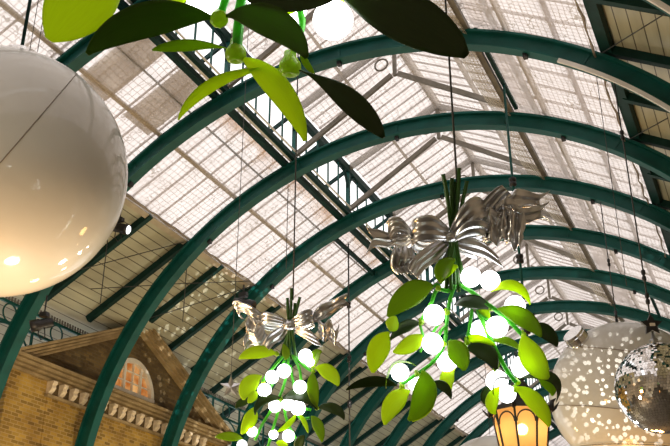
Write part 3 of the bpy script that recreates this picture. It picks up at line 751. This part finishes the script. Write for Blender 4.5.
rb([(412, 236, -1), (403, 226, -9), (393, 225, -8), (389, 232, 0), (395, 240, 9), (404, 241, 8), (411, 238, 3)], [(1, 6, 0), (2, 8, 2), (2, 8, 2), (2, 9, 2), (1, 8, 3), (1, 7, 3), (1, 5, 2)], 1.0, 3, name='ribbon_roll')
rb([(397, 237, 1), (388, 240, 4), (377, 238, 0), (366, 240, -5)], [(-1, 7, 2), (0, 8, 3), (0, 9, 2), (0, 10, 0)], 1.0, 2, notch=9, name='ribbon_tail')
rb([(404, 247, 2), (404, 256, -4), (401, 265, 0), (405, 274, -3)], [(10, 1, 0), (12, 2, 3), (10, -1, 3), (7, 0, 2)], 3.0, 4, crumple=1.5, name='ribbon_tail')
rb([(445, 243, 3), (433, 253, 1), (420, 263, -4), (413, 274, -6)], [(4, 5, 0), (6, 7, 3), (6, 6, 3), (5, 5, 0)], 1.4, 3, name='ribbon_tail')
rb([(447, 244, 6), (442, 252, 6), (436, 262, 4)], [(4, 4, 2), (8, 6, 2), (9, 6, 2)], 1, 2, name='ribbon_tail')
rb([(476, 225, 5), (488, 209, 1), (500, 195, -4), (507, 190, -6)], [(5, 6, 0), (7, 7, 2), (6, 6, 2), (5, 5, 0)], 1.2, 3, name='ribbon_tail')
rb([(505, 204, 0), (514, 200, -4), (524, 199, 0), (536, 201, 0), (548, 200, 0)], [(-2, 8, 0), (-1, 10, 3), (0, 9, 3), (-1, 7, 2), (-2, 7, 0)], 1.8, 2, notch=13, crumple=1, name='ribbon_tail')
rb([(514, 204, 0), (518, 214, -4), (527, 216, -2), (537, 213, 0), (551, 211, -2)], [(8, 2, 0), (5, 7, 3), (0, 8, 3), (0, 7, 2), (0, 8, 0)], 1.4, 2, notch=14, crumple=1, name='ribbon_tail')
rb([(484, 231, 4), (490, 224, -5), (497, 229, 1), (503, 222, -5), (508, 230, 2)], [(2, 12, 0), (1, 17, 2), (0, 18, 2), (0, 17, 2), (0, 13, 2)], 1.0, 2, crumple=1, name='ribbon_roll')
rb([(505, 234, 3), (511, 226, -5), (516, 234, 2), (521, 228, -3), (523, 236, 2)], [(0, 12, 0), (0, 16, 2), (-1, 18, 2), (-2, 17, 2), (-2, 13, 2)], .9, 2, crumple=1, name='ribbon_roll')
rb([(497, 213, 0), (504, 207, -5), (512, 207, -3), (519, 212, 0)], [(3, 6, 3), (1, 8, 4), (0, 8, 4), (0, 7, 3)], 1.5, 2, crumple=1, name='ribbon_roll')
rb([(455, 243, 3), (470, 246, 1), (486, 251, -4), (502, 263, -6)], [(2, 5, 0), (2, 8, 3), (4, 9, 3), (3, 6, 0)], 1.3, 2, notch=4, name='ribbon_tail')
rb([(457, 246, 6), (466, 251, 6), (476, 254, 6)], [(1, 4, 2), (2, 6, 3), (2, 6, 3)], 1, 2, name='ribbon_tail')
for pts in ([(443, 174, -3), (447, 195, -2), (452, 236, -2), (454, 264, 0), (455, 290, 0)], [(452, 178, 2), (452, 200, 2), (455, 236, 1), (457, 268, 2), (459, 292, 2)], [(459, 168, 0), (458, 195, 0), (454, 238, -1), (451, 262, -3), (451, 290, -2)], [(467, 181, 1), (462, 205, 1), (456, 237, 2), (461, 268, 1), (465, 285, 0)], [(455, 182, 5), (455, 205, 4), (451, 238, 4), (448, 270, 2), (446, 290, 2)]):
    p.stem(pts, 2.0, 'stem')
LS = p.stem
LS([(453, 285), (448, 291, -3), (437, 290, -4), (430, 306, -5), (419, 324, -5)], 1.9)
LS([(440, 287, -4), (437, 284, -6), (433, 287, -6)], 1.3)
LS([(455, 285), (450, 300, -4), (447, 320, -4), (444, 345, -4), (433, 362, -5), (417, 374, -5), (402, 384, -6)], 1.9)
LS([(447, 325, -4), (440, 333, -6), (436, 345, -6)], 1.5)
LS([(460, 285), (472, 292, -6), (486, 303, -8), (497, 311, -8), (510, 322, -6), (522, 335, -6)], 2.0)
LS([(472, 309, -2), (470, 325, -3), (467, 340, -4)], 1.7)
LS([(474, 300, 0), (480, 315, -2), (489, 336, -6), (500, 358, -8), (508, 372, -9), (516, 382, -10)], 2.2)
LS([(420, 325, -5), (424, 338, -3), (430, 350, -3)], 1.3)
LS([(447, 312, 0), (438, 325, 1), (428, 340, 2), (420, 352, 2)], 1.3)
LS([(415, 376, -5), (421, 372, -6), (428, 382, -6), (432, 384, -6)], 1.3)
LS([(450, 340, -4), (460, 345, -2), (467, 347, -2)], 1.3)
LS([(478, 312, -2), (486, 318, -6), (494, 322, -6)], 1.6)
for h in ((421, 322, 3), (447, 312, 3), (438, 288, 3), (417, 374, 3), (402, 386, 3), (491, 308, 3), (523, 334, 3), (517, 382, 3.2), (467, 342, 3), (516, 389, 3.2), (487, 331, 2.6), (444, 344, 2.6)):
    p.hub(h[0], h[1], h[2], -6, (.3, 1, -.4))
for x, y, r, d in ((471, 277, 10.2, -4), (490, 280.5, 10, 0), (515, 306, 10.4, -3), (434, 315, 10.5, -8), (432.5, 343.5, 10.5, -8), (497, 327, 10.8, -9), (480, 330, 10, 4), (400, 372.5, 9, -6), (447, 362, 10, 2), (417, 383, 9, 2), (522, 367, 11, 0), (497, 381, 11, 2), (507, 394, 9, 6)):
    p.bulb(x, y, r, d)
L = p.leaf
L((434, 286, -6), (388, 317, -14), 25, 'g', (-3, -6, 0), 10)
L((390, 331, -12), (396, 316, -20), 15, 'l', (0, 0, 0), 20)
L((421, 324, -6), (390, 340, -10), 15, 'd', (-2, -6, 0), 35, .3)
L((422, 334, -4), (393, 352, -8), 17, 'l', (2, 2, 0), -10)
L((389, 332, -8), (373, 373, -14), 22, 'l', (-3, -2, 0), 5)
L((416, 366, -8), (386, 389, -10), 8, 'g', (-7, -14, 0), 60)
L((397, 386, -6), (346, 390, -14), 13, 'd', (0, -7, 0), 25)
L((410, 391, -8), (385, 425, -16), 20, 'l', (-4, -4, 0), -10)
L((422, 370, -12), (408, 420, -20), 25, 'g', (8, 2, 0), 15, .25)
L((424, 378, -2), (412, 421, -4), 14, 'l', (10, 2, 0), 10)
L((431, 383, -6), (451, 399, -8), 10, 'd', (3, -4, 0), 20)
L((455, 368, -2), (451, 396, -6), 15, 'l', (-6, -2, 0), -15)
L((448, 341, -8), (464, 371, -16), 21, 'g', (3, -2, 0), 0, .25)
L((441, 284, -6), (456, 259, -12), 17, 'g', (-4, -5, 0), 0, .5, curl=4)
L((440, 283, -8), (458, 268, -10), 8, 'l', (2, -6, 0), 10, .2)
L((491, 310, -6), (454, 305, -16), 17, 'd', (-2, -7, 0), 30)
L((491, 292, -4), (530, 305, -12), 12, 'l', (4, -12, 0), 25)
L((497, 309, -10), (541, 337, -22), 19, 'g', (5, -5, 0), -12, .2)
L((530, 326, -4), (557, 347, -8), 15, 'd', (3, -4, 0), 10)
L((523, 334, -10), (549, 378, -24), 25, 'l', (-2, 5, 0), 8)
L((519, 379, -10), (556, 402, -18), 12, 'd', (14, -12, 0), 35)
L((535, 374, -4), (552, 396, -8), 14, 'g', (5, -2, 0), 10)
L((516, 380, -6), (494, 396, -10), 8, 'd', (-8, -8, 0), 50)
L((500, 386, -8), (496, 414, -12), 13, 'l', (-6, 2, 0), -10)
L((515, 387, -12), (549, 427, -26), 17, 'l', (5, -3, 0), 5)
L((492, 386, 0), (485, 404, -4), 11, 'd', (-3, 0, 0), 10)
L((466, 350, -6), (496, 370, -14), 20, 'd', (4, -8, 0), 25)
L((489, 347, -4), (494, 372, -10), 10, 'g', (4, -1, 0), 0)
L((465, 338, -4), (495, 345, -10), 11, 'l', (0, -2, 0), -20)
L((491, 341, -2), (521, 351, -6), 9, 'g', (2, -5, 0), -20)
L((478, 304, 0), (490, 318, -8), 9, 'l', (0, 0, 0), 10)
MB().tube([p.P(457, 182, 0), p.P(457, 182, 0)+V((0, 0, 3)), V((p.P(457, 182).x, p.P(457, 182).y, roof_z(p.P(457, 182).x, 10.2)))], .012, 6).build('suspension_cable', M['cable'], p.root, p.o)

# ---- smaller mistletoe (left of centre, farther back)
p = Plant(14.5, (290, 325), 'smaller mistletoe chandelier with silver bow, right of the brick pediment')
bow = make_bow(p, (289, 325, -3))
rb = lambda *a, **k: p.ribbon(*a, parent=bow, **k)
rb([(288, 324, -4), (277, 320, -10), (265, 318, -10), (261, 322, 0), (268, 326, 8), (279, 327, 8), (288, 326, 2)], [(0, 3, 0), (0, 5, 2), (0, 6, 2), (0, 6, 2), (0, 5, 3), (0, 4, 3), (0, 3, 2)], .7, 3, name='bow_loop')
rb([(291, 323, -4), (300, 319, -11), (309, 316, -11), (313, 319, -1), (309, 324, 8), (300, 326, 8), (291, 326, 2)], [(0, 3, 0), (1, 6, 2), (1, 7, 2), (1, 7, 2), (1, 6, 3), (1, 5, 3), (0, 3, 2)], .8, 3, name='bow_loop')
rb([(262, 319, 0), (254, 314, -5), (245, 309, -3), (239, 306, 0), (236, 309, 5), (240, 315, 7)], [(1, 6, 0), (2, 8, 2), (3, 7, 2), (3, 6, 2), (3, 6, 3), (2, 5, 3)], .8, 3, crumple=.8, name='ribbon_roll')
rb([(262, 322, 2), (256, 328, -4), (250, 323, 0), (246, 331, -3)], [(2, 6, 0), (1, 8, 2), (0, 8, 2), (0, 7, 2)], .9, 2, crumple=1, name='ribbon_roll')
rb([(264, 330, 0), (258, 340, -3), (249, 338, 0), (244, 346, -3)], [(3, 6, 0), (2, 7, 2), (1, 7, 2), (0, 6, 2)], .9, 3, crumple=1, name='ribbon_tail')
rb([(286, 328, 2), (279, 334, 0), (271, 340, -4), (266, 347, -4)], [(2, 3, 0), (4, 5, 2), (4, 4, 2), (3, 3, 0)], 1, 2, name='ribbon_tail')
rb([(293, 328, 2), (302, 332, -3), (312, 337, -5), (321, 343, -4)], [(1, 4, 0), (2, 6, 2), (2, 7, 2), (2, 4, 0)], .9, 3, notch=3, name='ribbon_tail')
rb([(313, 318, 0), (322, 312, -3), (332, 307, 0), (341, 302, -3), (349, 299, 0)], [(0, 5, 0), (2, 7, 2), (2, 6, 2), (1, 6, 2), (1, 6, 0)], 1.2, 2, notch=4, crumple=1, name='ribbon_tail')
rb([(318, 325, 0), (324, 333, -4), (330, 328, 0), (335, 338, -3), (338, 330, 0)], [(0, 7, 0), (0, 9, 2), (0, 9, 2), (0, 8, 2), (0, 6, 2)], .8, 2, crumple=1, name='ribbon_roll')
for pts in ([(287.5, 298, -2), (288, 312, -1), (289, 326, 0), (287, 345, 0), (286, 358, 0)], [(291.5, 288, 0), (291, 305, 0), (290, 326, 0), (290, 345, 0), (291, 360, 0)], [(300, 297, 0), (296, 312, 0), (292, 326, 0), (294, 345, 0), (297, 360, 0)], [(295, 303, 3), (294, 314, 3), (291, 327, 2), (284, 345, 2), (281, 356, 0)]):
    p.stem(pts, 1.5, 'stem')
LS = p.stem
for pts in ([(287, 352), (278, 362, -2), (270, 372, -4), (262, 382, -5)], [(289, 355), (287, 372, -3), (283, 388, -4), (278, 400, -4)], [(292, 355), (299, 368, -3), (301, 380, -4), (302, 392, -4)], [(294, 355), (304, 366, -2), (313, 372, -3)],
            [(285, 360), (275, 380, 2), (262, 400, 2), (254, 410, 0)], [(290, 365), (294, 385, 2), (300, 405, 2), (311, 410, 0)], [(278, 398), (270, 412, -2), (262, 425, -3), (255, 440, -3)], [(280, 398), (277, 415, -2), (272, 432, -3), (268, 447, -3)], [(284, 400), (286, 418, -2), (292, 432, -3), (300, 446, -3)], [(296, 408), (300, 418, -3), (310, 418, -3)]):
    LS(pts, 1.4)
for x, y, r, d in ((305.5, 356, 7, -4), (311, 361, 6, 1), (284, 371, 7, -4), (272, 377, 6.7, -5), (264.5, 390, 6.8, -5), (300, 387, 6.8, -5), (275, 406, 6.5, 0), (288, 404, 6.5, 1), (298, 408, 7.5, 0), (252, 431.5, 5.3, -4), (273.5, 434.5, 4.6, -3), (288.5, 436, 6.2, -4), (242, 445, 5, -2)):
    p.bulb(x, y, r, d)
for h in ((277, 354), (313, 371), (263, 382), (281, 399), (302, 391), (255, 410), (317, 408)): p.hub(h[0], h[1], 2.2, -4, (.3, 1, -.3))
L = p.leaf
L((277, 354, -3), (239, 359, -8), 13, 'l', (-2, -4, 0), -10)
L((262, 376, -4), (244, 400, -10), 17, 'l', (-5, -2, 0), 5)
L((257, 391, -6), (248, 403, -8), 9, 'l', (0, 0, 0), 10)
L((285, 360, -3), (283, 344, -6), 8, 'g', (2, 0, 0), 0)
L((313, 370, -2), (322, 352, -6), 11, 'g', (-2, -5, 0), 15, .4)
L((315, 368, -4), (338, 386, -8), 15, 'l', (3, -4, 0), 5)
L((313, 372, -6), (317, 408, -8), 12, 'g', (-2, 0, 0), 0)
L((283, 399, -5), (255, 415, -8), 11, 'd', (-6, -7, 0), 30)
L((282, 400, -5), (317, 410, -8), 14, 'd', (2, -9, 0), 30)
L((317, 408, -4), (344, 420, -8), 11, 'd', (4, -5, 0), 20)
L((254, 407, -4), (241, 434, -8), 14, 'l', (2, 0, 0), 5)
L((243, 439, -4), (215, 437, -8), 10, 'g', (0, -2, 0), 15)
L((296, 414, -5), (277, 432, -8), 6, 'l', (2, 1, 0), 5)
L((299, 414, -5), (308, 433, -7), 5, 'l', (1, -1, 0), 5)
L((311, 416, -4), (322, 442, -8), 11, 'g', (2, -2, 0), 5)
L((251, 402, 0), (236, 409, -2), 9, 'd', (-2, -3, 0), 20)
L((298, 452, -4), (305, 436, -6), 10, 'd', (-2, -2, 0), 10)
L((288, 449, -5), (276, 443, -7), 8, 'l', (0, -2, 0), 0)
MB().tube([p.P(293, 300, 0), p.P(293, 300)+V((0, 0, 3)), V((p.P(293, 300).x, p.P(293, 300).y, roof_z(p.P(293, 300).x, 10.2)))], .012, 6).build('suspension_cable', M['cable'], p.root, p.o)

# ---- nearest mistletoe (top of the picture)
p = Plant(4.9, (250, -60), 'nearest mistletoe chandelier, only its lowest leaves and bulbs seen at the top edge')
LS = p.stem
LS([(258, -140, 20), (252, -80, 10), (246, -30, 0), (240, 10, -6), (237, 48, -8)], 5)
LS([(250, -70, 10), (232, -20, 0), (221, 12, -4)], 4)
LS([(258, -90, 10), (285, -30, 0), (302, 20, 0), (296, 40, -4), (291, 60, -6)], 3.4)
LS([(262, -100, 10), (310, -40, 0), (340, -12, -2)], 4)
LS([(252, -90, 10), (180, -50, 0), (140, -18, -2)], 4)
LS([(252, -60, 10), (262, -20, 6), (268, 5, 6)], 3.4)
for x, y, r, ax in ((219, 18, 9, (.2, 1, -1.2)), (236, 52, 10.5, (0, 1, -.3)), (290, 65, 11, (0, 1, -.3)), (338, -6, 8, (0, 1, -.3)), (142, -18, 8, (0, 1, -.3))): p.hub(x, y, r, -8, ax)
for x, y, r, d in ((333, 20, 20, -6), (283, 6, 25, 22), (205, -3, 19, 14), (262, -6, 18, 24)): p.bulb(x, y, r, d)
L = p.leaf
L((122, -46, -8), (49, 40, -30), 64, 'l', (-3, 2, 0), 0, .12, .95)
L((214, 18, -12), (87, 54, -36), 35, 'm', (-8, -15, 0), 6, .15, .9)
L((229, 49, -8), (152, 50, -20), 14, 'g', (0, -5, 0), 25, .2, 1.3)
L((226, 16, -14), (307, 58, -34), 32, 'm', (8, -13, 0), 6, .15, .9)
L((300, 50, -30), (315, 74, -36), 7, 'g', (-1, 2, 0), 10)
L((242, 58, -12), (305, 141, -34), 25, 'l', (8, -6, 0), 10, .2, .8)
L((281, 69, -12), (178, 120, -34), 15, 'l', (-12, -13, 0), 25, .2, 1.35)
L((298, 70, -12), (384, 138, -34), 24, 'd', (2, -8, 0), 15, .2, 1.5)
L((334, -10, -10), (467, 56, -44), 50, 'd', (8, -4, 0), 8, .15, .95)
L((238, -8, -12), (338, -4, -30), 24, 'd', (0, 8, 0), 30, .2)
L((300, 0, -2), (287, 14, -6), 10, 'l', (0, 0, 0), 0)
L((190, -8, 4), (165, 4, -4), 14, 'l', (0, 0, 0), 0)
MB().tube([p.P(258, -140, 20), p.P(258, -140, 20)+V((0, 0, 3)), V((p.P(258, -140, 20).x, p.P(258, -140, 20).y, roof_z(p.P(258, -140, 20).x, 10.2)))], .012, 6).build('suspension_cable', M['cable'], p.root, p.o)

# ---- silver hanging star by the arch leg
sp = at(231, 387, 16.5); sr = empty('star_ornament', sp, 'silver five pointed star hanging left of the smaller mistletoe', 'star')
g = MB(); pts = []
for i in range(10):
    a = PI/2+PI*i/5; rr = .2 if i % 2 == 0 else .085; pts.append(RIGHT*rr*math.cos(a)+UP*rr*math.sin(a))
g.add(pts+[-FWD*.06, FWD*.06], [(i, (i+1) % 10, 10) for i in range(10)]+[((i+1) % 10, i, 11) for i in range(10)])
g.build('star_body', M['silver'], sr)
MB().tube([UP*.19, UP*.19+V((0, 0, 2)), V((0, 0, roof_z(sp.x, 10.2)-sp.z))], .007, 5).build('string', M['cable'], sr)

# ------------------------------------------------------------------ street lamp
lc = at(520.5, 411, 10.2); LW = .325
lr_ = empty('street_lamp', (lc.x, lc.y, 0), 'lit amber street lamp with dark tapered roof below the larger mistletoe', 'street lamp')
LOz = V((lc.x, lc.y, 0)); ez = lc.z; NS = 8
off = R(22.5)+math.atan2(-FWD.y, -FWD.x)
def hexp(r, z, i, o=0): a = off+2*PI*i/NS+o; return V((lc.x+r*math.cos(a), lc.y+r*math.sin(a), z))
def lpz(mb, nm, m_, par=None): return mb.build(nm, m_, par or lr_, LOz)
bot = ez-.92; rb_ = .17
rf = MB(); rows = [(LW*.82, ez+.01), (LW*.60, ez+.12), (LW*.34, ez+.27), (LW*.2, ez+.33), (LW*.24, ez+.36), (LW*.12, ez+.42)]
vs = [hexp(r, z, i) for r, z in rows for i in range(NS)]
rf.add(vs, [(k*NS+i, k*NS+(i+1) % NS, (k+1)*NS+(i+1) % NS, (k+1)*NS+i) for k in range(len(rows)-1) for i in range(NS)]+[tuple(range((len(rows)-1)*NS, len(rows)*NS))])
lpz(rf, 'lamp_roof', M['iron'])
ev = MB(); 
for r0, r1, z0, z1 in ((LW*1.0, LW*.80, ez-.02, ez+.025),):
    vs = [hexp(r, z, i) for r, z in ((r0, z0), (r0, z1), (r1, z1), (r1, z0)) for i in range(NS)]
    ev.add(vs, [(k*NS+i, k*NS+(i+1) % NS, ((k+1) % 4)*NS+(i+1) % NS, ((k+1) % 4)*NS+i) for k in range(4) for i in range(NS)])
lpz(ev, 'eave_rail', M['iron'])
fr = MB()
for i in range(NS):
    fr.tube([hexp(LW*.97, ez, i), hexp(rb_, bot, i)], .013, 6)
    a, b = hexp(LW*.96, ez-.02, i), hexp(LW*.96, ez-.02, i+1); a2, b2 = hexp(rb_, bot, i), hexp(rb_, bot, i+1)
    def pt(u, w): return a.lerp(b, u).lerp(a2.lerp(b2, u), w)
    fr.tube([pt(.5-.44*math.cos(t), .17-.13*math.sin(t)) for t in [PI*j/10 for j in range(11)]], .009, 6)
lpz(fr, 'frame', M['iron'])
for i in range(NS):
    a, b = hexp(LW*.95, ez-.02, i), hexp(LW*.95, ez-.02, i+1); a2, b2 = hexp(rb_*.97, bot, i), hexp(rb_*.97, bot, i+1)
    lpz(MB().add([a, b, b2, a2], [(0, 1, 2, 3)]), 'glass_pane', M['amber'])
    f_ = MB(); t = hexp(LW*1.02, ez-.03, i); o_ = hexp(LW*1.2, ez+.1, i); s1 = hexp(LW*1.06, ez+.07, i)
    f_.tube([t, s1, o_], [.03, .025, .004], 6); f_.tube([t, hexp(LW*1.16, ez-.0, i), hexp(LW*1.3, ez+.06, i)], [.02, .015, .003], 6)
    lpz(f_, 'finial', M['iron'])
lpz(MB().sphere((lc.x, lc.y, ez-.20), .062, 20, 12), 'bulb', M['lamp_bulb'])
lpz(MB().tube([(lc.x, lc.y, bot), (lc.x, lc.y, ez-.26)], .02, 8), 'bulb_holder', M['iron'])
lpz(MB().lathe([(rb_*1.05, .0), (rb_*1.05, -.04), (.08, -.1), (.05, -.2), (.045, -1.6), (.07, -1.7), (.06, -2.2), (.12, -2.5), (.14, -bot+.02), (.2, -bot)], (lc.x, lc.y, bot), (0, 0, 1), 16), 'post', M['iron'])

# ------------------------------------------------------------------ light
w = bpy.data.worlds.new('overcast_sky'); bpy.context.scene.world = w; w.use_nodes = True
bg = w.node_tree.nodes['Background']; bg.inputs[0].default_value = (1.0, .975, .965, 1); bg.inputs[1].default_value = 1.6
def lamp(kind, name, loc, power, col, size=.3, rot=None, **k):
    l = bpy.data.lights.new(name, kind); l.energy = power; l.color = col
    if kind == 'AREA': l.shape = 'RECTANGLE'; l.size, l.size_y = size if isinstance(size, tuple) else (size, size)
    elif kind in ('POINT', 'SPOT'): l.shadow_soft_size = size
    o = bpy.data.objects.new(name, l); C.objects.link(o); o.location = loc
    if rot: o.rotation_euler = rot
    for a, b in k.items(): setattr(l, a, b)
    return o
# unseen lamps added low in the hall as warm fill
for y in (3, 12, 21, 32, 46):
    lamp('POINT', 'warm_fill', (-2.0, y, 2.6), 850, (1, .86, .62), .5)
lamp('POINT', 'facade_fill', (-5.5, 19.0, 3.0), 250, (1, .80, .38), .4)  # unseen pair added to light the brick front
lamp('POINT', 'facade_fill', (-5.5, 27.0, 3.0), 250, (1, .80, .38), .4)
lamp('POINT', 'warm_fill', (-2.2, 9.6, 2.4), 950, (1, .50, .14), .9)  # added below the left bauble to warm its underside
lamp('POINT', 'warm_fill', (4.6, 24.6, 2.6), 640, (1, .52, .16), .9)  # added below the speckled bauble to warm its underside
def speckle(name, loc, target, power, cone, scale, thr, col=(1, .95, .88)):
    o = lamp('SPOT', name, loc, power, col, 0.0, spot_size=cone, spot_blend=.35)
    o.rotation_euler = (V(target)-V(loc)).to_track_quat('-Z', 'Y').to_euler()
    l = o.data; l.use_nodes = True; nt = l.node_tree; em = nt.nodes['Emission']
    tc = N(nt, 'TexCoord'); vo = N(nt, 'TexVoronoi', Scale=scale); nt.links.new(tc.outputs['Normal'], vo.inputs['Vector'])
    vo.inputs['Randomness'].default_value = .9
    lt = N(nt, 'Math', _operation='LESS_THAN'); nt.links.new(vo.outputs['Distance'], lt.inputs[0]); lt.inputs[1].default_value = thr
    nt.links.new(lt.outputs[0], em.inputs['Strength'])
lv = (c2-mbc).normalized()
speckle('added_glint_spot', mbc-RIGHT*(mr+.08)+FWD*.5, c2-RIGHT*.2, 2600, R(46), 42, .36)  # added spots with a dot pattern imitate the mirror ball's reflections
speckle('added_glint_spot', mbc-RIGHT*(mr+.1)-FWD*.2, at(318, 350, 28), 13000, R(27), 62, .31)

vs_ = bpy.context.scene.view_settings
vs_.view_transform = 'Standard'; vs_.look = 'None'; vs_.gamma = 1; vs_.use_curve_mapping = False; vs_.exposure = 0
bpy.context.scene.cycles.use_denoising = True
bpy.context.scene.cycles.max_bounces = 10; bpy.context.scene.cycles.transparent_max_bounces = 24
